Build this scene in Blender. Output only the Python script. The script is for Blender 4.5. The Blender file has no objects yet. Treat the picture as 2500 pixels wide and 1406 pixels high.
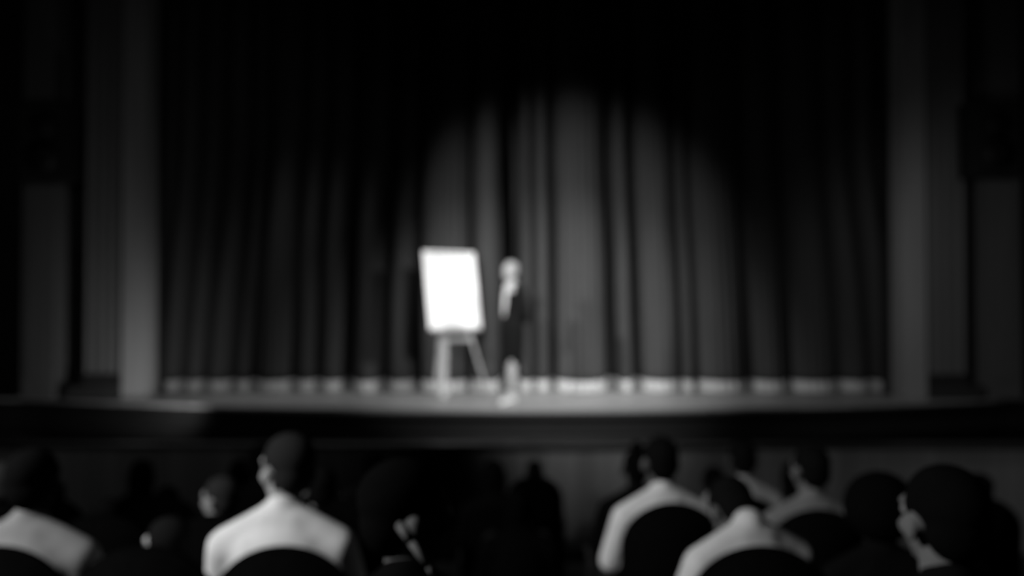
import bpy, bmesh, math, random
from mathutils import Vector, Matrix, noise
random.seed(4)
PI = math.pi
SC = bpy.context.scene
C = SC.collection
F = 1944.0          # focal length in pixels of the 2500 wide frame
HZ = 732.0          # row of the horizon
CZ = 1.22           # eye height above the stage floor

# ---------------------------------------------------------------- camera
cam_d = bpy.data.cameras.new('camera'); cam = bpy.data.objects.new('camera', cam_d); C.objects.link(cam)
cam_d.sensor_width = 36.0; cam_d.lens = 36.0 * F / 2500
cam.location = (0, 0, CZ); cam.rotation_euler = (PI/2 + math.atan((HZ-703)/F), 0, 0)
cam_d.clip_start = .05; cam_d.clip_end = 100
cam_d.dof.use_dof = True                      # the photograph is wholly out of focus
cam_d.dof.focus_distance = 0.75; cam_d.dof.aperture_fstop = 2.05
SC.camera = cam
# ---------------------------------------------------------------- world, exposure
w = bpy.data.worlds.new('world'); SC.world = w; w.use_nodes = True
w.node_tree.nodes['Background'].inputs[0].default_value = (0, 0, 0, 1)
w.node_tree.nodes['Background'].inputs[1].default_value = 0
SC.view_settings.view_transform = 'Standard'; SC.view_settings.look = 'None'
SC.view_settings.exposure = 0; SC.view_settings.gamma = 1; SC.view_settings.use_curve_mapping = False
SC.cycles.use_denoising = True
SC.cycles.max_bounces = 5
# ---------------------------------------------------------------- lamps
def spot(name, loc, aim, watts, deg, blend, size=.12):
    d = bpy.data.lights.new(name, 'SPOT'); d.energy = watts; d.spot_size = math.radians(deg); d.spot_blend = blend
    d.shadow_soft_size = size
    o = bpy.data.objects.new(name, d); C.objects.link(o); o.location = loc
    o.rotation_euler = (Vector(aim) - Vector(loc)).to_track_quat('-Z', 'Y').to_euler(); return o
spot('house_spot_right', (6.4, 4.8, 4.2), (0.25, 10.2, 0.55), 2100, 29, 1.0)
spot('board_shadow_fill', (3.2, 2.6, 4.6), (0.2, 10.2, 0.75), 1900, 28, 1.0)  # added fill, lightens the shadow that the right spot throws on the board
spot('house_spot_left', (-5.4, 4.2, 4.2), (0.62, 10.3, 0.5), 2900, 28.5, 1.0)
spot('balcony_spot', (-2.6, 0.5, 4.9), (0.66, 10.4, 1.75), 4400, 25.5, 1.0)
spot('border_lamp_left', (-2.5, 9.0, 6.0), (-2.6, 9.1, 0), 430, 56, 1.0)
spot('border_lamp_right', (1.35, 9.15, 6.0), (1.3, 9.3, 0), 430, 46, 1.0)
spot('column_foot_fill_left', (-3.5, 8.55, -.05), (-5.3, 9.9, .55), 74, 118, 1.0)  # added unseen light, brightens the left column towards its foot
spot('column_fill_left', (-1.6, -1.0, 3.6), (-4.9, 9.75, 1.3), 170, 50, 1.0)  # broad weak light added for the upper left column
spot('column_fill_right', (2.9, 7.2, 2.2), (5.9, 9.75, 0.3), 84, 110, 1.0)  # invented source that brightens the right column
spot('column_fill_far_right', (1.6, -1.0, 3.6), (5.5, 9.75, 1.6), 130, 44, 1.0)  # added from afar to lift the right column higher up
spot('pit_wall_fill', (0.8, 4.2, 3.4), (0.8, 7.8, 0.80), 620, 34, 1.0)  # added only to light the top of the pit wall
spot('audience_spot', (-4.5, 0.5, 3.4), (0.3, 2.9, -0.2), 1080, 62, 1.0, .3)

# ---------------------------------------------------------------- materials
def mat(name, v, rough=.7, vary=.0, scale=6.0, spec=.3, stretch=(1, 1, 1), bump=0, bscale=200):
    m = bpy.data.materials.new(name); m.use_nodes = True; nt = m.node_tree; b = nt.nodes['Principled BSDF']
    b.inputs['Roughness'].default_value = rough; b.inputs['Specular IOR Level'].default_value = spec
    tc = nt.nodes.new('ShaderNodeTexCoord'); mp = nt.nodes.new('ShaderNodeMapping')
    mp.inputs['Scale'].default_value = stretch; nt.links.new(tc.outputs['Object'], mp.inputs[0])
    n = nt.nodes.new('ShaderNodeTexNoise'); n.inputs['Scale'].default_value = scale; n.inputs['Detail'].default_value = 4
    nt.links.new(mp.outputs[0], n.inputs['Vector'])
    r = nt.nodes.new('ShaderNodeValToRGB'); a = v*(1-vary); c = v*(1+vary)
    r.color_ramp.elements[0].position = .3; r.color_ramp.elements[1].position = .7
    r.color_ramp.elements[0].color = (a, a, a, 1); r.color_ramp.elements[1].color = (c, c, c, 1)
    nt.links.new(n.outputs['Fac'], r.inputs[0]); nt.links.new(r.outputs[0], b.inputs['Base Color'])
    if bump:
        n2 = nt.nodes.new('ShaderNodeTexNoise'); n2.inputs['Scale'].default_value = bscale
        nt.links.new(mp.outputs[0], n2.inputs['Vector'])
        bp = nt.nodes.new('ShaderNodeBump'); bp.inputs['Strength'].default_value = bump; bp.inputs['Distance'].default_value = .005
        nt.links.new(n2.outputs['Fac'], bp.inputs['Height']); nt.links.new(bp.outputs[0], b.inputs['Normal'])
    return m
def boards_mat(name, v, width, axis='X', rough=.5, gap=.35, spec=.3):
    """planks: a dark joint every `width` metres and a slightly different tone for each board"""
    m = bpy.data.materials.new(name); m.use_nodes = True; nt = m.node_tree; b = nt.nodes['Principled BSDF']
    b.inputs['Roughness'].default_value = rough; b.inputs['Specular IOR Level'].default_value = spec
    N = nt.nodes.new; L = nt.links.new
    tc = N('ShaderNodeTexCoord'); sp = N('ShaderNodeSeparateXYZ'); L(tc.outputs['Object'], sp.inputs[0])
    dv = N('ShaderNodeMath'); dv.operation = 'DIVIDE'; dv.inputs[1].default_value = width; L(sp.outputs[axis], dv.inputs[0])
    fl = N('ShaderNodeMath'); fl.operation = 'FLOOR'; L(dv.outputs[0], fl.inputs[0])
    fr = N('ShaderNodeMath'); fr.operation = 'FRACT'; L(dv.outputs[0], fr.inputs[0])
    wn = N('ShaderNodeTexWhiteNoise'); wn.noise_dimensions = '1D'; L(fl.outputs[0], wn.inputs['W'])
    gp = N('ShaderNodeMath'); gp.operation = 'GREATER_THAN'; gp.inputs[1].default_value = .04; L(fr.outputs[0], gp.inputs[0])
    mr = N('ShaderNodeMapRange'); mr.inputs['To Min'].default_value = v*.82; mr.inputs['To Max'].default_value = v*1.18
    L(wn.outputs['Value'], mr.inputs['Value'])
    g2 = N('ShaderNodeMapRange'); g2.inputs['To Min'].default_value = gap; g2.inputs['To Max'].default_value = 1
    L(gp.outputs[0], g2.inputs['Value'])
    ml = N('ShaderNodeMath'); ml.operation = 'MULTIPLY'; L(mr.outputs[0], ml.inputs[0]); L(g2.outputs[0], ml.inputs[1])
    cb = N('ShaderNodeCombineColor')
    for k in range(3): L(ml.outputs[0], cb.inputs[k])
    L(cb.outputs[0], b.inputs['Base Color']); return m
M = dict(
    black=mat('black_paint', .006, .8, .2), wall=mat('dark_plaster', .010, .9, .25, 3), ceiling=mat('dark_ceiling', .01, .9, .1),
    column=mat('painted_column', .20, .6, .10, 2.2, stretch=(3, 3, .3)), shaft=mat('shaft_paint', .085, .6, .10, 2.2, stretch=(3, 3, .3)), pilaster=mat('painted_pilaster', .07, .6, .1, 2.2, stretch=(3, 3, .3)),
    plinth=mat('plinth_paint', .022, .6, .1), recess=mat('shade_and_trim_dark', .012, .9, .1),
    stage=boards_mat('stage_boards', .24, .14, 'Y', .45), fascia=mat('fascia_wood', .0085, .5, .12, 4, stretch=(1, 1, 6)),
    panel=boards_mat('pit_wall_boards', .13, .16, 'X', .6, .55), cap=mat('rail_cap', .02, .4, .1),
    curtain=mat('dark_velvet', .042, .95, .12, 5, .1, stretch=(1, 1, .15), bump=.15), hem=mat('pale_hem_fabric', .42, .9, .08, 8),
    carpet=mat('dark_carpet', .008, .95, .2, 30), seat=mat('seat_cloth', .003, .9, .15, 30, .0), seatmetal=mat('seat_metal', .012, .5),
    board=mat('white_board', .86, .5, .01), paper=mat('paper', .80, .8, .01), easel=mat('easel_wood', .30, .5, .1, 12),
    frame=mat('board_frame', .4, .5), skin=mat('skin', .34, .6, .04, 10), pskin=mat('performer_skin', .27, .5, .03, 10),
    blond=mat('blond_hair', .24, .5, .15, 20, stretch=(4, 4, .5)), blouse=mat('pale_blouse', .38, .8), jacket=mat('black_jacket', .004, .9, .1, spec=.1),
    skirt=mat('dark_skirt', .003, .9, .1, spec=.1), paleshoe=mat('pale_shoe', .5, .5), eye=mat('eye', .2, .2), iris=mat('iris', .01, .2),
    trouser=mat('dark_trousers', .008, .9, .1), shoe=mat('dark_shoe', .008, .5), lip=mat('lips', .2, .5),
    grille=mat('speaker_grille', .008, .7, .3, 90), cone=mat('speaker_cone', .004, .6), speaker=mat('speaker_box', .004, .7), neck_tone=mat('neck_line_tone', .10, .8))
TONES = {}
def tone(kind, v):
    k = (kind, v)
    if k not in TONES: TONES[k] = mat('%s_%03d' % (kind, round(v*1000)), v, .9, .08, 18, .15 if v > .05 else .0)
    return TONES[k]

# ---------------------------------------------------------------- helpers
def P(px, py, d):    # a point of the photograph at a chosen distance
    return Vector(((px-1250)/F*d, d, CZ + (HZ-py)/F*d))
def obj(name, me, m=None, parent=None, smooth=True):
    if isinstance(me, bmesh.types.BMesh):
        bm = me; me = bpy.data.meshes.new(name); bmesh.ops.recalc_face_normals(bm, faces=bm.faces[:]); bm.to_mesh(me); bm.free()
    o = bpy.data.objects.new(name, me); C.objects.link(o)
    if m is not None:
        me.materials.clear(); me.materials.append(m)
    for p in me.polygons: p.use_smooth = smooth
    if parent is not None: o.parent = parent
    return o
def thing(name, label, cat, loc=(0, 0, 0), rz=0, group=None):
    o = bpy.data.objects.new(name, None); C.objects.link(o); o.location = loc; o.rotation_euler = (0, 0, rz)
    o.empty_display_size = .1; tag(o, label, cat, group); return o
def tag(o, label, cat, group=None):
    o['label'] = label; o['category'] = cat
    if group: o['group'] = group
    return o
def struct(name, bm, m, smooth=False):
    o = obj(name, bm, m, None, smooth); o['kind'] = 'structure'; return o
def box(bm, x0, x1, y0, y1, z0, z1, mx=None, bev=0):
    r = bmesh.ops.create_cube(bm, size=1)
    vs = r['verts']
    for v in vs: v.co = Vector(((x0+x1)/2 + v.co.x*(x1-x0), (y0+y1)/2 + v.co.y*(y1-y0), (z0+z1)/2 + v.co.z*(z1-z0)))
    if bev:
        es = list({e for v in vs for e in v.link_edges})
        g = bmesh.ops.bevel(bm, geom=es, offset=bev, segments=2, affect='EDGES', profile=.5)
        vs = list({v for f in g['faces'] for v in f.verts} | {v for v in vs if v.is_valid})
    if mx is not None:
        for v in vs: v.co = mx @ v.co
    return bm
def ell(bm, c, r, rot=None, seg=20):
    g = bmesh.ops.create_uvsphere(bm, u_segments=seg, v_segments=seg//2+2, radius=1)
    R = rot.to_matrix() if rot else Matrix.Identity(3)
    for v in g['verts']: v.co = Vector(c) + R @ Vector((v.co.x*r[0], v.co.y*r[1], v.co.z*r[2]))
    return g['verts']
def cap(bm, p, q, r1, r2, seg=14, sx=1.0):
    p = Vector(p); q = Vector(q); d = q-p; L = d.length
    if L < 1e-6: return
    g = bmesh.ops.create_cone(bm, cap_ends=True, segments=seg, radius1=r1, radius2=r2, depth=L)
    mx = Matrix.Translation((p+q)/2) @ d.to_track_quat('Z', 'Y').to_matrix().to_4x4()
    for v in g['verts']: v.co = mx @ v.co
    ell(bm, p, (r1,)*3, seg=seg); ell(bm, q, (r2,)*3, seg=seg)
def tube(bm, p, q, r, seg=12):
    p = Vector(p); q = Vector(q); d = q-p
    g = bmesh.ops.create_cone(bm, cap_ends=True, segments=seg, radius1=r, radius2=r, depth=d.length)
    mx = Matrix.Translation((p+q)/2) @ d.to_track_quat('Z', 'Y').to_matrix().to_4x4()
    for v in g['verts']: v.co = mx @ v.co
def fuse(bm, voxel, smooth=3, fac=.5):
    """one continuous skin over all the shapes in bm"""
    me = bpy.data.meshes.new('tmp'); bmesh.ops.recalc_face_normals(bm, faces=bm.faces[:]); bm.to_mesh(me); bm.free()
    o = bpy.data.objects.new('tmp', me); C.objects.link(o)
    r = o.modifiers.new('r', 'REMESH'); r.mode = 'VOXEL'; r.voxel_size = voxel
    if smooth: s = o.modifiers.new('s', 'SMOOTH'); s.iterations = smooth; s.factor = fac
    dg = bpy.context.evaluated_depsgraph_get(); dg.update()
    out = bpy.data.meshes.new_from_object(o.evaluated_get(dg))
    bpy.data.objects.remove(o); bpy.data.meshes.remove(me); return out

# ================================================================= the theatre
YP = 9.75                       # front of the proscenium
XL, XR = -4.475, 4.78           # opening
FL = [(-3.2, -.38), (1.05, -.38), (2.1, -.56), (3.2, -.74), (4.25, -.92), (5.35, -1.25), (9.9, -1.25)]   # stepped auditorium floor
ROW = [(1.7, -.38), (2.75, -.56), (3.8, -.74), (4.85, -.92), (5.9, -1.25), (6.9, -1.25)]
bm = bmesh.new()
for (y0, z), (y1, _) in zip([FL[0], FL[2], FL[3], FL[4], FL[5]], [FL[2], FL[3], FL[4], FL[5], FL[6]]):
    box(bm, -7.6, 7.6, y0, y1, z-.6, z)
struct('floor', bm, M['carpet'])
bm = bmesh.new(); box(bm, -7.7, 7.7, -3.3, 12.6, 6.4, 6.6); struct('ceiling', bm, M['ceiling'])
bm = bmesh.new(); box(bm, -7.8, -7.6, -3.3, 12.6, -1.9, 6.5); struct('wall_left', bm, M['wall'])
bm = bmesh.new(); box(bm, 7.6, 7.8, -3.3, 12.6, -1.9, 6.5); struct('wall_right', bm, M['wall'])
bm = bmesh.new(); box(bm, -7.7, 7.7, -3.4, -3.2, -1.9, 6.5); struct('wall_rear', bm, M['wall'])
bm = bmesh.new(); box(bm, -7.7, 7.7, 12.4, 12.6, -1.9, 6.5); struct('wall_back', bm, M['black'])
# proscenium wall with its opening
bm = bmesh.new()
box(bm, -6.55, XL-.02, YP+.28, YP+.6, -1.3, 6.4); box(bm, XR+.02, 7.6, YP+.28, YP+.6, -1.3, 6.4)
box(bm, -7.6, -6.55, YP+.28, YP+.6, 2.16, 6.4)
box(bm, XL-.02, XR+.02, YP+.28, YP+.6, 5.35, 6.4)
struct('wall_front', bm, M['wall'])
def column(x_in, x_mid, x_out, x_base, n):
    s = 1 if x_out > x_in else -1
    def b(bm, a, c, *r): box(bm, min(a, c), max(a, c), *r)
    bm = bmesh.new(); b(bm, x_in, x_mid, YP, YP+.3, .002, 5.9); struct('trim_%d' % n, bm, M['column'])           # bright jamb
    bm = bmesh.new()                                                                                          # fluted shaft
    wd = (x_out-x_mid)
    pts = []
    K = 48
    for i in range(K+1):
        t = i/K; y = YP+.05 + .018*(.5-.5*math.cos(t*2*PI*4)); pts.append((x_mid+wd*t, y))
    z0, z1 = .31, 5.9
    lo = [bm.verts.new((x, y, z0)) for x, y in pts] + [bm.verts.new((x_out, YP+.3, z0)), bm.verts.new((x_mid, YP+.3, z0))]
    hi = [bm.verts.new((v.co.x, v.co.y, z1)) for v in lo]
    for i in range(len(lo)): bm.faces.new((lo[i], lo[(i+1) % len(lo)], hi[(i+1) % len(lo)], hi[i]))
    bm.faces.new(lo[::-1]); bm.faces.new(hi)
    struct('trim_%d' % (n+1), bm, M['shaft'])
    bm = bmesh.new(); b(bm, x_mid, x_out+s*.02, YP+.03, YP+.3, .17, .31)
    struct('trim_%d' % (n+2), bm, M['recess'])                                                                 # plinth step, its shade put into the dark colour
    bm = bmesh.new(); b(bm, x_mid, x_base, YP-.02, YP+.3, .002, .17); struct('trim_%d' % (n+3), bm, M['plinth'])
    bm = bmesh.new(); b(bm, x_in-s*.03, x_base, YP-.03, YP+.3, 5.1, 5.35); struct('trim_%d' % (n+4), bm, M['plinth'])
def X9(px, d=YP): return (px-1250)/F*d
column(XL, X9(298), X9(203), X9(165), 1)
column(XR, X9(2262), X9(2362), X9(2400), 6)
def pilaster(x0, x1, n):
    bm = bmesh.new(); box(bm, x0, x1, YP-.02, YP+.3, .002, 5.9)
    box(bm, x0+.07, x1-.07, YP-.035, YP, .25, 5.6)
    struct('trim_%d' % n, bm, M['pilaster'])
pilaster(X9(56), X9(134), 11); pilaster(X9(2414), X9(2492), 12)
# side doorway at the far left
bm = bmesh.new()
box(bm, -6.62, -6.55, YP+.2, YP+.6, .0, 2.16); box(bm, -7.6, -6.5, YP+.2, YP+.3, 2.10, 2.2)
struct('trim_13', bm, M['recess'])
bm = bmesh.new(); box(bm, -7.58, -6.60, YP+.45, YP+.5, .01, 2.12); box(bm, -7.45, -6.75, YP+.435, YP+.45, .3, 1.9); struct('door_1', bm, M['black'])
# stage floor with a bowed front edge
def edge(x): return 8.84 + .52*min(1.9, ((x-.1)/4.4)**2)
bm = bmesh.new(); K = 60; top = []; bot = []
for i in range(K+1):
    x = -7.6+15.2*i/K
    top.append((x, edge(x)))
def slab(bm, pts, yb, z0, z1):
    f = [bm.verts.new((x, y, z1)) for x, y in pts]; fb = [bm.verts.new((x, y, z0)) for x, y in pts]
    g = [bm.verts.new((x, yb(x), z1)) for x, y in pts]; gb = [bm.verts.new((x, yb(x), z0)) for x, y in pts]
    for i in range(len(pts)-1):
        bm.faces.new((f[i], f[i+1], g[i+1], g[i])); bm.faces.new((fb[i], gb[i], gb[i+1], fb[i+1]))
        bm.faces.new((f[i], fb[i], fb[i+1], f[i+1])); bm.faces.new((g[i], g[i+1], gb[i+1], gb[i]))
    bm.faces.new((f[0], g[0], gb[0], fb[0])); bm.faces.new((f[-1], fb[-1], gb[-1], g[-1]))
slab(bm, top, lambda x: 12.4, -.022, 0)
o = struct('floor_stage', bm, M['stage'])
# fascia under the stage edge: a rounded nosing, a plain face, a ledge, then the set-back lower wall
bm = bmesh.new()
prof = [(.0, -.023), (-.012, -.04), (-.012, -.08), (.0, -.09), (.02, -.11), (.05, -.125), (.06, -.30), (.02, -.315), (.015, -.35), (.06, -.365), (.07, -.42), (.2, -.43), (.2, -1.25), (.4, -1.25), (.4, -.023)]
rings = []
for x, y in top: rings.append([bm.verts.new((x, y+a, z)) for a, z in prof])
for i in range(K):
    for j in range(len(prof)):
        j2 = (j+1) % len(prof); bm.faces.new((rings[i][j], rings[i+1][j], rings[i+1][j2], rings[i][j2]))
bm.faces.new(rings[0]); bm.faces.new(rings[-1][::-1])
struct('wall_stage_front', bm, M['fascia'])
# low wall of the orchestra pit
zt = CZ-(1094-HZ)/F*7.8
bm = bmesh.new(); box(bm, -7.6, 7.6, 7.8, 7.9, -1.25, zt); struct('wall_pit', bm, M['panel'])
bm = bmesh.new(); box(bm, -7.6, 7.6, 7.76, 7.94, zt, zt+.045, bev=.01); struct('trim_14', bm, M['cap'])

# ================================================================= curtain
VAL = [300, 345, 385, 447, 505, 575, 622, 715, 775, 848, 940, 1018, 1146, 1242, 1302, 1352, 1496, 1556, 1662, 1700, 1832, 1930, 2045, 2125, 2190, 2250]
AMP = [.10, .12, .12, .13, .16, .12, .2, .12, .13, .20, .15, .22, .18, .12, .09, .25, .12, .17, .12, .22, .2, .2, .14, .12, .1]
DEEP = .024
SLIM = {1242: 27, 1496: 16, 1352: 11, 1556: 14, 848: 14, 1146: 8, 1018: 11, 940: 10, 1302: 5}
YC = 10.62
def fold(u):
    if u <= VAL[0] or u >= VAL[-1]: return 0
    for i in range(len(VAL)-1):
        if VAL[i] <= u < VAL[i+1]:
            a, b = VAL[i]+SLIM.get(VAL[i], 7), VAL[i+1]-SLIM.get(VAL[i+1], 7)
            if u <= a or u >= b:
                c, v, wdt = (VAL[i], VAL[i], a-VAL[i]) if u <= a else (VAL[i+1], VAL[i+1], VAL[i+1]-b)
                return -DEEP*wdt*math.sqrt(max(0, 1-((u-c)/wdt)**2))
            t = (u-a)/(b-a); s = math.sin(PI*t)
            h = AMP[i]*s**.75
            if b-a > 75: h *= 1-.14*math.sin(2*PI*t*round((b-a)/38))**2      # small pleats on the wide folds
            return h
    return 0
def curtain_sheet(z0, z1, nz, off, side):
    bm = bmesh.new(); n = 900; grid = []
    for j in range(nz+1):
        z = z0+(z1-z0)*j/nz; row = []
        q = 1 - .055*min(1, max(0, z)/3.2)                      # folds fan out towards the floor
        for i in range(n+1):
            x = -5.0+10.25*i/n
            px = x/YC*F+1250
            u = 1290+(px-1290)/(q if abs(px-1290) < 1100 else 1) if True else px
            wob = 7*noise.noise(Vector((px*.006, z*.35, 2.0)))
            y = YC - fold(u+wob)*(.55+.45*min(1, max(0, (5.6-z)/3.5)))*1.15 + .02*noise.noise(Vector((px*.02, z*.6, 7)))
            row.append(bm.verts.new((x, y-off, z)))
        grid.append(row)
    for j in range(nz):
        for i in range(n): bm.faces.new((grid[j][i], grid[j][i+1], grid[j+1][i+1], grid[j+1][i]))
    return bm
def solidify(o, th):
    m = o.modifiers.new('thick', 'SOLIDIFY'); m.thickness = th; m.offset = 0
cur = obj('stage_curtain', curtain_sheet(.145, 6.2, 46, 0, 0), M['curtain']); solidify(cur, .008)
tag(cur, 'dark velvet stage curtain in deep vertical folds, spotlit in the middle', 'curtain')
hem = obj('hem', curtain_sheet(.012, .15, 3, .0, 0), M['hem'], cur); solidify(hem, .014); hem['label'] = 'pale band along the foot of the curtain'
bm = bmesh.new(); tube(bm, (-5.1, YC, 6.22), (5.3, YC, 6.22), .03); obj('curtain_rail', bm, M['black'], cur)

# ================================================================= loudspeakers on the side walls
def speaker(px0, px1, py0, py1, label, yaw):
    d = YP-.35
    a, b = P(px0, py1, d), P(px1, py0, d); wx, hz = b.x-a.x, b.z-a.z
    t = thing('loudspeaker', label, 'speaker', ((a.x+b.x)/2, d+.15, a.z), yaw, 'wall loudspeakers beside the stage')
    bm = bmesh.new(); box(bm, -wx/2, wx/2, -.15, .15, 0, hz, bev=.015); obj('cabinet', bm, M['speaker'], t, False)
    bm = bmesh.new(); box(bm, -wx/2+.03, wx/2-.03, -.165, -.151, .03, hz-.03, bev=.005); g = obj('grille', bm, M['grille'], t, False)
    bm = bmesh.new()
    for z, r in ((hz*.3, wx*.33), (hz*.68, wx*.24)):
        g2 = bmesh.ops.create_cone(bm, cap_ends=True, segments=32, radius1=r, radius2=r*.4, depth=.02)
        for v in g2['verts']: v.co = Vector((v.co.x, -.172 - v.co.z*.3, z + v.co.y))
    obj('speaker_cone', bm, M['cone'], t)
    bm = bmesh.new(); box(bm, -.05, .05, .15, .2, hz*.4, hz*.6); obj('bracket', bm, M['seatmetal'], t, False)
speaker(38, 163, 240, 438, 'black loudspeaker box on the left pilaster beside the stage', 0)
speaker(2378, 2502, 240, 428, 'black loudspeaker box on the right pilaster beside the stage', 0)

# ================================================================= easel with the white board
YE = 9.9
t = thing('easel', 'three-legged easel stand behind the big white board on stage', 'easel', (P(1122, 705, YE).x, YE, 0), math.radians(35))
lean = math.radians(10.3)
mx = Matrix.Rotation(-lean, 4, 'X')
zb = CZ-(799-HZ)/F*YE
bh, bw = .985, .75
def on(x, y, z): return Vector((x, y + math.tan(lean)*(z-.0), z))
def leg(p, q, r=.032):
    bm = bmesh.new(); d = Vector(q)-Vector(p); L = d.length
    box(bm, -r, r, -.014, .014, -L/2, L/2, Matrix.Translation((Vector(p)+Vector(q))/2) @ d.to_track_quat('Z', 'Y').to_matrix().to_4x4(), .004); return bm
obj('leg', leg((-.22, .0, .012), on(-.06, -.02, 1.6), .042), M['easel'], t, False)
obj('leg', leg((.43, .0, .012), on(.03, -.02, 1.6), .032), M['easel'], t, False)
obj('leg', leg((.02, .62, .012), on(.0, .04, 1.6), .026), M['easel'], t, False)
bm = bmesh.new(); yb = .72*math.tan(lean); box(bm, -.19, .25, yb-.05, yb-.02, .70, .76, bev=.004); obj('crossbar', bm, M['easel'], t, False)
bm = bmesh.new(); yb = zb*math.tan(lean); box(bm, -.34, .34, yb-.13, yb-.0, zb-.045, zb-.02, bev=.004); obj('tray', bm, M['easel'], t, False)
# the board rests on the tray
base = Vector(t.location)
R = Matrix.Rotation(math.radians(35), 4, 'Z')
bt = thing('whiteboard', 'large bright white board standing on the easel in the spotlight', 'board', base + R.to_3x3() @ Vector((0, zb*math.tan(lean)-.075, zb-.018)), math.radians(35))
mb = Matrix.Rotation(-lean, 4, 'X')
bm = bmesh.new(); box(bm, -bw/2, bw/2, -.01, .01, 0, bh, mb, .004); obj('panel', bm, M['board'], bt, False)
bm = bmesh.new(); box(bm, -bw/2+.02, bw/2-.02, -.022, -.0105, .02, bh-.03, mb, .003); obj('paper_pad', bm, M['paper'], bt, False)
bm = bmesh.new(); box(bm, -bw/2+.1, bw/2-.1, -.03, -.0225, bh-.055, bh-.03, mb, .003); obj('clamp', bm, M['frame'], bt, False)

# ================================================================= people
def head_shapes(bm, c, yaw, s=1.0, tilt=0):
    """skull, jaw, nose, ears, brow and chin around centre c, facing +Y turned by yaw"""
    R = Matrix.Rotation(yaw, 3, 'Z') @ Matrix.Rotation(tilt, 3, 'X'); c = Vector(c)
    e = (Matrix.Rotation(yaw, 3, 'Z') @ Matrix.Rotation(tilt, 3, 'X')).to_euler()
    T = lambda x, y, z: c + R @ (Vector((x, y, z))*s)
    S = lambda *r: tuple(k*s for k in r)
    ell(bm, T(0, -.012, .03), S(.074, .092, .084), e)
    ell(bm, T(0, .018, -.028), S(.060, .068, .072), e)
    ell(bm, T(0, .062, -.088), S(.024, .020, .018), e)
    ell(bm, T(0, .045, -.060), S(.042, .036, .034), e)
    cap(bm, T(0, .083, .012), T(0, .103, -.026), .0085*s, .0125*s, 10)
    for k in (-1, 1):
        ell(bm, T(k*.010, .092, -.03), S(.009, .010, .008), e, 10)
        ell(bm, T(k*.083, -.008, -.010), S(.012, .021, .033), e, 12)
        ell(bm, T(k*.030, .066, .030), S(.026, .018, .012), e, 12)
        ell(bm, T(k*.040, .052, -.022), S(.024, .026, .022), e, 12)
    cap(bm, T(-.020, .081, -.054), T(.020, .081, -.054), .0085*s, .0085*s, 10)
    return T, e
def face_parts(T, e, s, parent):
    for k in (-1, 1):
        bm = bmesh.new(); ell(bm, T(k*.030, .073, .009), (.0125*s,)*3, e, 12); ey = obj('eye', bm, M['eye'], parent)
        bm = bmesh.new(); ell(bm, T(k*.030, .0815, .009), (.006*s, .005*s, .006*s), e, 10); obj('iris', bm, M['iris'], ey)
def hair_shapes(bm, T, e, s, style):
    S = lambda *r: tuple(k*s for k in r)
    ell(bm, T(0, -.022, .044), S(.081, .096, .084), e)
    ell(bm, T(0, -.050, -.005), S(.072, .062, .075), e)
    for k in (-1, 1): ell(bm, T(k*.064, -.008, .036), S(.016, .045, .036), e, 12)
    if style in ('long', 'bob'):
        for k in (-1, 0, 1):
            z = -.20 if style == 'long' else -.10
            cap(bm, T(k*.05, -.045+.02*abs(k), .0), T(k*.055, -.055+.02*abs(k), z), .048*s, .035*s)
    if style == 'curly': ell(bm, T(0, -.03, .03), S(.135, .125, .135), e)
    if style == 'bun': ell(bm, T(0, -.045, .145), S(.042, .042, .042), e)
    if style == 'tail': cap(bm, T(0, -.11, .02), T(0, -.12, -.15), .032*s, .015*s)
def hand_shapes(bm, wrist, fwd, side, up, s=1.0, curl=.5):
    """palm and five separate fingers; fwd, side (towards the thumb) and up are unit vectors"""
    w_ = Vector(wrist); f, sd, u = Vector(fwd).normalized(), Vector(side).normalized(), Vector(up).normalized()
    for k in (-.028, -.010, .010, .028): cap(bm, w_ + f*.01*s + sd*k*.5*s, w_ + f*.085*s + sd*k*s, .013*s, .0115*s, 8)
    for k, L in ((.030, .070), (.010, .080), (-.010, .074), (-.030, .058)):
        a = w_ + f*.085*s + sd*k*s; b = a + (f*math.cos(curl*.7) - u*math.sin(curl*.7))*L*.5*s + sd*k*.1*s
        c = b + (f*math.cos(curl*1.8) - u*math.sin(curl*1.8))*L*.5*s
        cap(bm, a, b, .0090*s, .0084*s, 8); cap(bm, b, c, .0084*s, .0075*s, 8)
    a = w_ + f*.025*s + sd*.025*s; b = a + (f*.6+sd*.8).normalized()*.035*s; c = b + (f*.9+sd*.3-u*.3).normalized()*.03*s
    cap(bm, a, b, .012*s, .0105*s, 8); cap(bm, b, c, .0105*s, .009*s, 8)

def torso_shapes(bm, g, hz=.50, arms='full'):
    """seated trunk; g grows the shape for clothing"""
    dz = hz-.50
    ell(bm, (0, -.01, .53+dz), (.165+g, .125+g, .12+g)); ell(bm, (0, -.02, .66+dz), (.150+g, .115+g, .16+g))
    ell(bm, (0, -.025, .82+dz), (.175+g, .120+g, .17+g))
    cap(bm, (-.155, -.03, .925+dz), (.155, -.03, .925+dz), .056+g, .056+g)
    cap(bm, (-.04, -.035, 1.0+dz), (.04, -.035, 1.0+dz), .050+g, .050+g)
    ell(bm, (0, -.045, .90+dz), (.165+g, .085+g, .11+g))
    if g: cap(bm, (0, -.03, 1.0+dz), (0, -.022, 1.045+dz), .064, .060)
    for k in (-1, 1):
        cap(bm, (k*.05, -.035, 1.015+dz), (k*.175, -.03, .93+dz), .036+g, .050+g)
        cap(bm, (k*.185, -.03, .92+dz), (k*.235, .05, .70+dz), .054+g, .043+g)
        cap(bm, (k*.235, .05, .70+dz), ((k*.15, .27, .645+dz) if not g else (k*.165, .235, .655+dz)), .043+g, (.028 if not g else .034)+g*.7)
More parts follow.
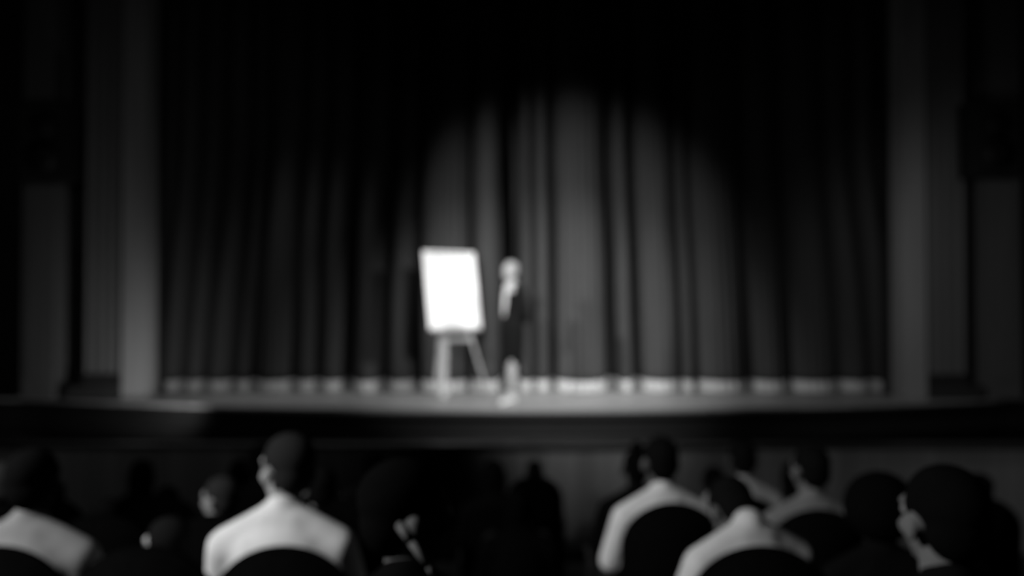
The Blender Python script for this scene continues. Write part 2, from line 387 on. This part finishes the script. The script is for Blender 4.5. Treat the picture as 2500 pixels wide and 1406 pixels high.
def legs_shapes(bm, g, crouch=False):
    for k in (-1, 1):
        if crouch: hip, knee, ank, toe = (k*.09, 0, .16), (k*.17, .40, .48), (k*.14, .16, .09), (k*.15, .32, .04)
        else: hip, knee, ank, toe = (k*.09, .0, .49), (k*.12, .44, .50), (k*.12, .46, .10), (k*.13, .60, .045)
        cap(bm, hip, knee, .085+g, .060+g); e_ = ank if not g else tuple(Vector(ank)+Vector((0, 0, .03)))
        cap(bm, knee, e_, .056+g, .036+g*1.3)
        if not g: cap(bm, ank, toe, .036, .028)
BODY = {}
def hc(tilt): return (0, .012+.09*min(1, -tilt), 1.165-.12*min(1, -tilt)) if tilt < 0 else (0, .012, 1.165)
def seated_body(yaw, tilt, crouch):
    key = (round(yaw, 2), round(tilt, 2), crouch)
    if key not in BODY:
        bm = bmesh.new(); hz = .14 if crouch else .50; dz = hz-.5
        torso_shapes(bm, 0, hz); legs_shapes(bm, 0, crouch)
        h = Vector(hc(tilt)); cap(bm, (0, -.03, .98+dz), (0, h.y-.012, h.z-.075+dz), .058, .053)
        head_shapes(bm, h+Vector((0, 0, dz)), yaw, 1.0, tilt)
        for k in (-1, 1): hand_shapes(bm, (k*.15, .27, .645+dz), (-k*.25, 1, -.30), (-k, -.2, 0), (0, .2, 1), 1.0, .5)
        b = fuse(bm, .0085, 3)
        s1 = bmesh.new(); torso_shapes(s1, .012, hz); s1 = fuse(s1, .014, 4)
        t1 = bmesh.new(); legs_shapes(t1, .012, crouch); ell(t1, (0, -.01, .50+dz), (.18, .14, .11)); t1 = fuse(t1, .014, 3)
        BODY[key] = (b, s1, t1)
    return BODY[key]
HAIR = {}
def person(px, row, label, hair=.01, style='short', shirt=.01, yaw=0, tilt=0, dz=0, bodyyaw=0, s=1.0, d=None, crouch=False, skin=.34, bald=False):
    d0, z0 = ROW[row] if row is not None else (d, None)
    if d is None: d = d0
    if z0 is None: z0 = [z for (y, z) in FL if y <= d][-1]
    if dz < 0: s *= 1+dz/1.28; dz = 0          # shorter people, feet on the floor
    x = (px-1250)/F*d
    t = thing('person', label, 'person', (x, d, z0+dz), bodyyaw, 'audience members'); t.scale = (s, s, s)
    b, sh, tr = seated_body(yaw, tilt, crouch)
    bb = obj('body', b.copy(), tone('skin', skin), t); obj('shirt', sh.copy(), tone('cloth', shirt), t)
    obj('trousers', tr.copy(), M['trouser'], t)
    q = (.14-.5) if crouch else 0
    tmp = bmesh.new(); T, e = head_shapes(tmp, Vector(hc(tilt))+Vector((0, 0, q)), yaw, 1.0, tilt); tmp.free()
    face_parts(T, e, 1.0, t)
    if not bald:
        k = (round(yaw, 2), round(tilt, 2), style, crouch)
        if k not in HAIR:
            bm = bmesh.new(); hair_shapes(bm, T, e, 1.0, style); HAIR[k] = fuse(bm, .009, 2)
        obj('hair', HAIR[k].copy(), tone('hair', hair), t)
    for kx in (-1, 1):
        bm = bmesh.new()
        a, c = ((kx*.14, .14, .05), (kx*.15, .33, .04)) if crouch else ((kx*.12, .45, .05), (kx*.13, .63, .04))
        cap(bm, a, c, .044, .034); me = fuse(bm, .012, 1)
        for v in me.vertices: v.co.z = max(v.co.z, .004)
        obj('shoe', me, M['shoe'], t)
    return t

# theatre seat: padded round-topped back, cushion, arms and pedestal
def seat_back_bm():
    bm = bmesh.new(); W, Z0, Z1, arch = .235, .36, .80, .205
    out = [(-W, Z0), (-W, Z1)]
    for i in range(1, 24):
        a = PI*(1-i/24); out.append((W*math.cos(a), Z1+arch*math.sin(a)))
    out += [(W, Z1), (W, Z0)]
    f = [bm.verts.new((x, -.27 + .10*(.9-z)*.6, z)) for x, z in out]
    r = bmesh.ops.extrude_face_region(bm, geom=[bm.faces.new(f)])
    for v in [v for v in r['geom'] if isinstance(v, bmesh.types.BMVert)]: v.co.y += .075
    es = [e for e in bm.edges if abs(e.verts[0].co.y-e.verts[1].co.y) < .04 and not (e.verts[0].co.z < Z0+.01 and e.verts[1].co.z < Z0+.01)]
    bmesh.ops.bevel(bm, geom=es, offset=.02, segments=3, affect='EDGES'); return bm
def proto_seat():
    t = thing('theatre_seat', 'x', 'seat')
    obj('backrest', seat_back_bm(), M['seat'], t)
    bm = bmesh.new(); box(bm, -.22, .22, -.17, .30, .29, .375, bev=.02); obj('seat_cushion', bm, M['seat'], t)
    for k in (-1, 1):
        bm = bmesh.new(); box(bm, k*.248-.018, k*.248+.018, -.20, .20, .56, .59, bev=.008); obj('armrest', bm, M['seatmetal'], t, False)
        bm = bmesh.new(); box(bm, k*.248-.012, k*.248+.012, -.12, .12, .0, .56); box(bm, k*.248-.016, k*.248+.016, -.17, .17, 0, .03); obj('leg', bm, M['seatmetal'], t, False)
    return t
SEAT = proto_seat(); used = [False]     # the first call places the built seat itself
def seat(px, row, label, dz=0):
    d, z = ROW[row]
    if used[0]:
        r = SEAT.copy(); C.objects.link(r)
        for ch in list(SEAT.children):
            c = ch.copy(); C.objects.link(c); c.parent = r
    else: r = SEAT; used[0] = True
    r.location = ((px-1250)/F*(d-.2), d, z+dz); r['label'] = label; r['group'] = 'theatre seats'; return r

# ---- the audience, row 0 nearest the camera
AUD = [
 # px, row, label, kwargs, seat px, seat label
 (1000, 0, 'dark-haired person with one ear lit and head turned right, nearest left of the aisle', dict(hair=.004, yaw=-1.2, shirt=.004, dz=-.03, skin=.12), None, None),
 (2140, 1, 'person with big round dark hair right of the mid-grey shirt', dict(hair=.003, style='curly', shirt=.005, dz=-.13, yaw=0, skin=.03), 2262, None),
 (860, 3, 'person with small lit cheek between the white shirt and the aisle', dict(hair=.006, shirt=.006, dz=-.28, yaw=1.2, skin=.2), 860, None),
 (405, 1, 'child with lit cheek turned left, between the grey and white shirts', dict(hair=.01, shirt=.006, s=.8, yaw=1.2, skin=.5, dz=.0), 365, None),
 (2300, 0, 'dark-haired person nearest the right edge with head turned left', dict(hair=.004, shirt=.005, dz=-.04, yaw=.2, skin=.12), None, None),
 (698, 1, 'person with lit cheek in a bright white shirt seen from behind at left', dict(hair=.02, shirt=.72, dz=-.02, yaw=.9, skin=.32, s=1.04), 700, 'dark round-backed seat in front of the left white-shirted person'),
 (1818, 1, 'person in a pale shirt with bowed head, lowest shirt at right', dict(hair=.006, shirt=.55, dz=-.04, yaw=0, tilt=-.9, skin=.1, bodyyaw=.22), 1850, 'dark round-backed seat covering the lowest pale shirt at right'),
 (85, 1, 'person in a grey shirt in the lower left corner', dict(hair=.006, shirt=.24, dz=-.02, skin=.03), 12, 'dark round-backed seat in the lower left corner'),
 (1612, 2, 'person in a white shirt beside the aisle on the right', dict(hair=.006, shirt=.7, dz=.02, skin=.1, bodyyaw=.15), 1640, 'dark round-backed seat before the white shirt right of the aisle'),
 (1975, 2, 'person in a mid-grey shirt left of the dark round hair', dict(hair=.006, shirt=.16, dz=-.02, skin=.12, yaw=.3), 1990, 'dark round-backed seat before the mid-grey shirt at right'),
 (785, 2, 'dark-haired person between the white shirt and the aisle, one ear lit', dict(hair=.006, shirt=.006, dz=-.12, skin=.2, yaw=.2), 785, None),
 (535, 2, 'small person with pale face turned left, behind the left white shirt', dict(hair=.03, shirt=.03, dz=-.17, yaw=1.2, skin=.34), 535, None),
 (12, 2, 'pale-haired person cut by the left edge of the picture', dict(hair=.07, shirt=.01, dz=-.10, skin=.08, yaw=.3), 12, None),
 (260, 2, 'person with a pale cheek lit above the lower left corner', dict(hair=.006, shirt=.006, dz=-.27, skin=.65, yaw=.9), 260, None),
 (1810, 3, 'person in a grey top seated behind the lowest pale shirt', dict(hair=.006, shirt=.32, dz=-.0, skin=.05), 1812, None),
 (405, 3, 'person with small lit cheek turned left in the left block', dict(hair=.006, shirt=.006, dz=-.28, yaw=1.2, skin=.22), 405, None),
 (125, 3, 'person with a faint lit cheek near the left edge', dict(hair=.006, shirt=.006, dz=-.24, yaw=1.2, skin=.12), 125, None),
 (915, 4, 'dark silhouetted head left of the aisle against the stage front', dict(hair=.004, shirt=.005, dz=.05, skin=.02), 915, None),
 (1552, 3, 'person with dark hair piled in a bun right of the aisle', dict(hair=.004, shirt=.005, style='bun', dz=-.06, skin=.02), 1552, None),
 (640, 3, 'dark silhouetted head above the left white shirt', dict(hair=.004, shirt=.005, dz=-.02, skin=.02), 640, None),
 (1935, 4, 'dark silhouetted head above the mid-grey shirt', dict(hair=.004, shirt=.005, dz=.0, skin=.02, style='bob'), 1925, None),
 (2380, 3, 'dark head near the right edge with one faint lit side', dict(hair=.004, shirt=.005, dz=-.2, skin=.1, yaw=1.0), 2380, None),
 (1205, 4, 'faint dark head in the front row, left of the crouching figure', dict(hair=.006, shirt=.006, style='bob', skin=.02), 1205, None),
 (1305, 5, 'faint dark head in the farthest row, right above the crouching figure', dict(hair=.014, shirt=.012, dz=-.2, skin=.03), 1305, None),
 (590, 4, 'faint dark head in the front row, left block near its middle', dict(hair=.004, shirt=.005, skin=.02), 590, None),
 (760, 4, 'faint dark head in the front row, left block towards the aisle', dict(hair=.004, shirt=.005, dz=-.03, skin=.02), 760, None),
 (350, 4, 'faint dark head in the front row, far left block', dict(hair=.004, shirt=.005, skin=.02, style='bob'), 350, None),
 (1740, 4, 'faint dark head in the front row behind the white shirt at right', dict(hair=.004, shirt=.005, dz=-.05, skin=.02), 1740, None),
]
for px, row, lab, kw, spx, slab_ in AUD:
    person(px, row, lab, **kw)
    lift = {1640: .05, 1990: .02}.get(spx, 0)
    seat(px if spx is None else spx, row, slab_ or ' '.join(('dark theatre seat under the '+lab).split()[:16]), lift)
# the figure crouching in the aisle
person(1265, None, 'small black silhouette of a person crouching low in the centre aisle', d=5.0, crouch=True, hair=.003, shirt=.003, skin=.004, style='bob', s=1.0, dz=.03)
# thin pale line down the neck of the nearest person left of the aisle
L0 = bpy.data.objects['person']
bm = bmesh.new(); o3 = L0.location
pts = [P(978, 1250, 1.625), P(1005, 1290, 1.615), P(1048, 1350, 1.60), P(1058, 1372, 1.60)]
for i in range(3): cap(bm, pts[i]-o3, pts[i+1]-o3, .010-.002*i, .008-.002*i, 10)
obj('neck_line', bm, M['neck_tone'], L0)
# ================================================================= the performer on stage
d = 9.4
X0 = (1250-1250)/F*d
pt = thing('person', 'fair-haired person on stage in black jacket and skirt facing the white board', 'person', (X0, d, 0), math.radians(128))
def pbody():
    bm = bmesh.new()
    ell(bm, (0, 0, .93), (.150, .112, .13)); ell(bm, (0, 0, 1.07), (.120, .09, .14)); ell(bm, (0, 0, 1.24), (.145, .098, .16))
    cap(bm, (-.135, -.01, 1.355), (.135, -.01, 1.355), .048, .048); cap(bm, (0, -.01, 1.36), (0, .012, 1.47), .052, .046)
    for k in (-1, 1):
        cap(bm, (k*.05, -.01, 1.39), (k*.14, -.01, 1.36), .036, .042)
        cap(bm, (k*.155, -.01, 1.345), (k*.205, -.03, 1.08), .045, .036)
        cap(bm, (k*.205, -.03, 1.08), (k*.06, -.15, .95), .036, .024)
        hand_shapes(bm, (k*.06, -.15, .95-.02*k), (-k*.8, -.15, -.3), (0, -.2, 1), (0, -1, 0), .92, .8)
        cap(bm, (k*.075, 0, .90), (k*.07, .01-.04*k, .48), .082, .054); cap(bm, (k*.07, .01-.04*k, .48), (k*.065, -.0-.05*k, .30), .054, .052)
        cap(bm, (k*.065, -.0-.05*k, .32), (k*.06, -.0-.055*k, .09), .050, .030)
        cap(bm, (k*.06, -.0-.055*k, .09), (k*.065, .12-.055*k, .035), .030, .024)
    T, e = head_shapes(bm, (0, .03, 1.555), .15, .97)
    return fuse(bm, .006, 3), T, e
me, T, e = pbody()
obj('body', me, M['pskin'], pt); face_parts(T, e, .97, pt)
bm = bmesh.new(); hair_shapes(bm, T, e, .97, 'short'); obj('hair', fuse(bm, .007, 2), M['blond'], pt)
bm = bmesh.new(); cap(bm, T(-.017, .086, -.054), T(.017, .086, -.054), .006, .006, 8); obj('lips', bm, M['lip'], pt)
bm = bmesh.new(); g = .014
ell(bm, (0, 0, 1.06), (.130+g, .098+g, .17)); ell(bm, (0, -.005, 1.23), (.145+g, .095+g, .155)); ell(bm, (0, 0, .96), (.150+g, .108+g, .10))
for k in (-1, 1):
    cap(bm, (k*.05, -.02, 1.37), (k*.145, -.01, 1.352), .036+g, .044+g)
    cap(bm, (k*.155, -.01, 1.345), (k*.205, -.03, 1.08), .045+g, .037+g); cap(bm, (k*.205, -.03, 1.08), (k*.085, -.13, .97), .037+g, .028+g)
obj('jacket', fuse(bm, .009, 2), M['jacket'], pt)
# open neckline: the pale blouse shows in a narrowing strip down to the hands
bm = bmesh.new()
cap(bm, (0, .055, 1.385), (0, .092, 1.24), .040, .034); cap(bm, (0, .092, 1.24), (0, .115, 1.12), .034, .020); cap(bm, (0, .115, 1.12), (0, .118, 1.03), .020, .011); ell(bm, (0, .02, 1.40), (.062, .058, .035))
obj('blouse', fuse(bm, .008, 3), M['blouse'], pt)
bm = bmesh.new(); n = 28; prof = [(1.0, .135, .100), (.93, .170, .128), (.84, .178, .135), (.66, .160, .125), (.47, .150, .118)]
rr = []
for z, a, b in prof: rr.append([bm.verts.new((a*math.cos(2*PI*i/n), b*math.sin(2*PI*i/n)+.0, z)) for i in range(n)])
for j in range(len(prof)-1):
    for i in range(n): bm.faces.new((rr[j][i], rr[j][(i+1) % n], rr[j+1][(i+1) % n], rr[j+1][i]))
sk = obj('skirt', bm, M['skirt'], pt); solidify(sk, .006); s_ = sk.modifiers.new('sub', 'SUBSURF'); s_.levels = 1; s_.render_levels = 1
for k in (-1, 1):
    bm = bmesh.new(); y = -.055*k
    cap(bm, (k*.06, y-.02, .06), (k*.065, y+.15, .026), .036, .026); cap(bm, (k*.06, y-.035, .05), (k*.06, y-.04, .012), .014, .009)
    me = fuse(bm, .006, 2)
    for v in me.vertices: v.co.z = max(v.co.z, .002)
    obj('shoe', me, M['paleshoe'], pt)
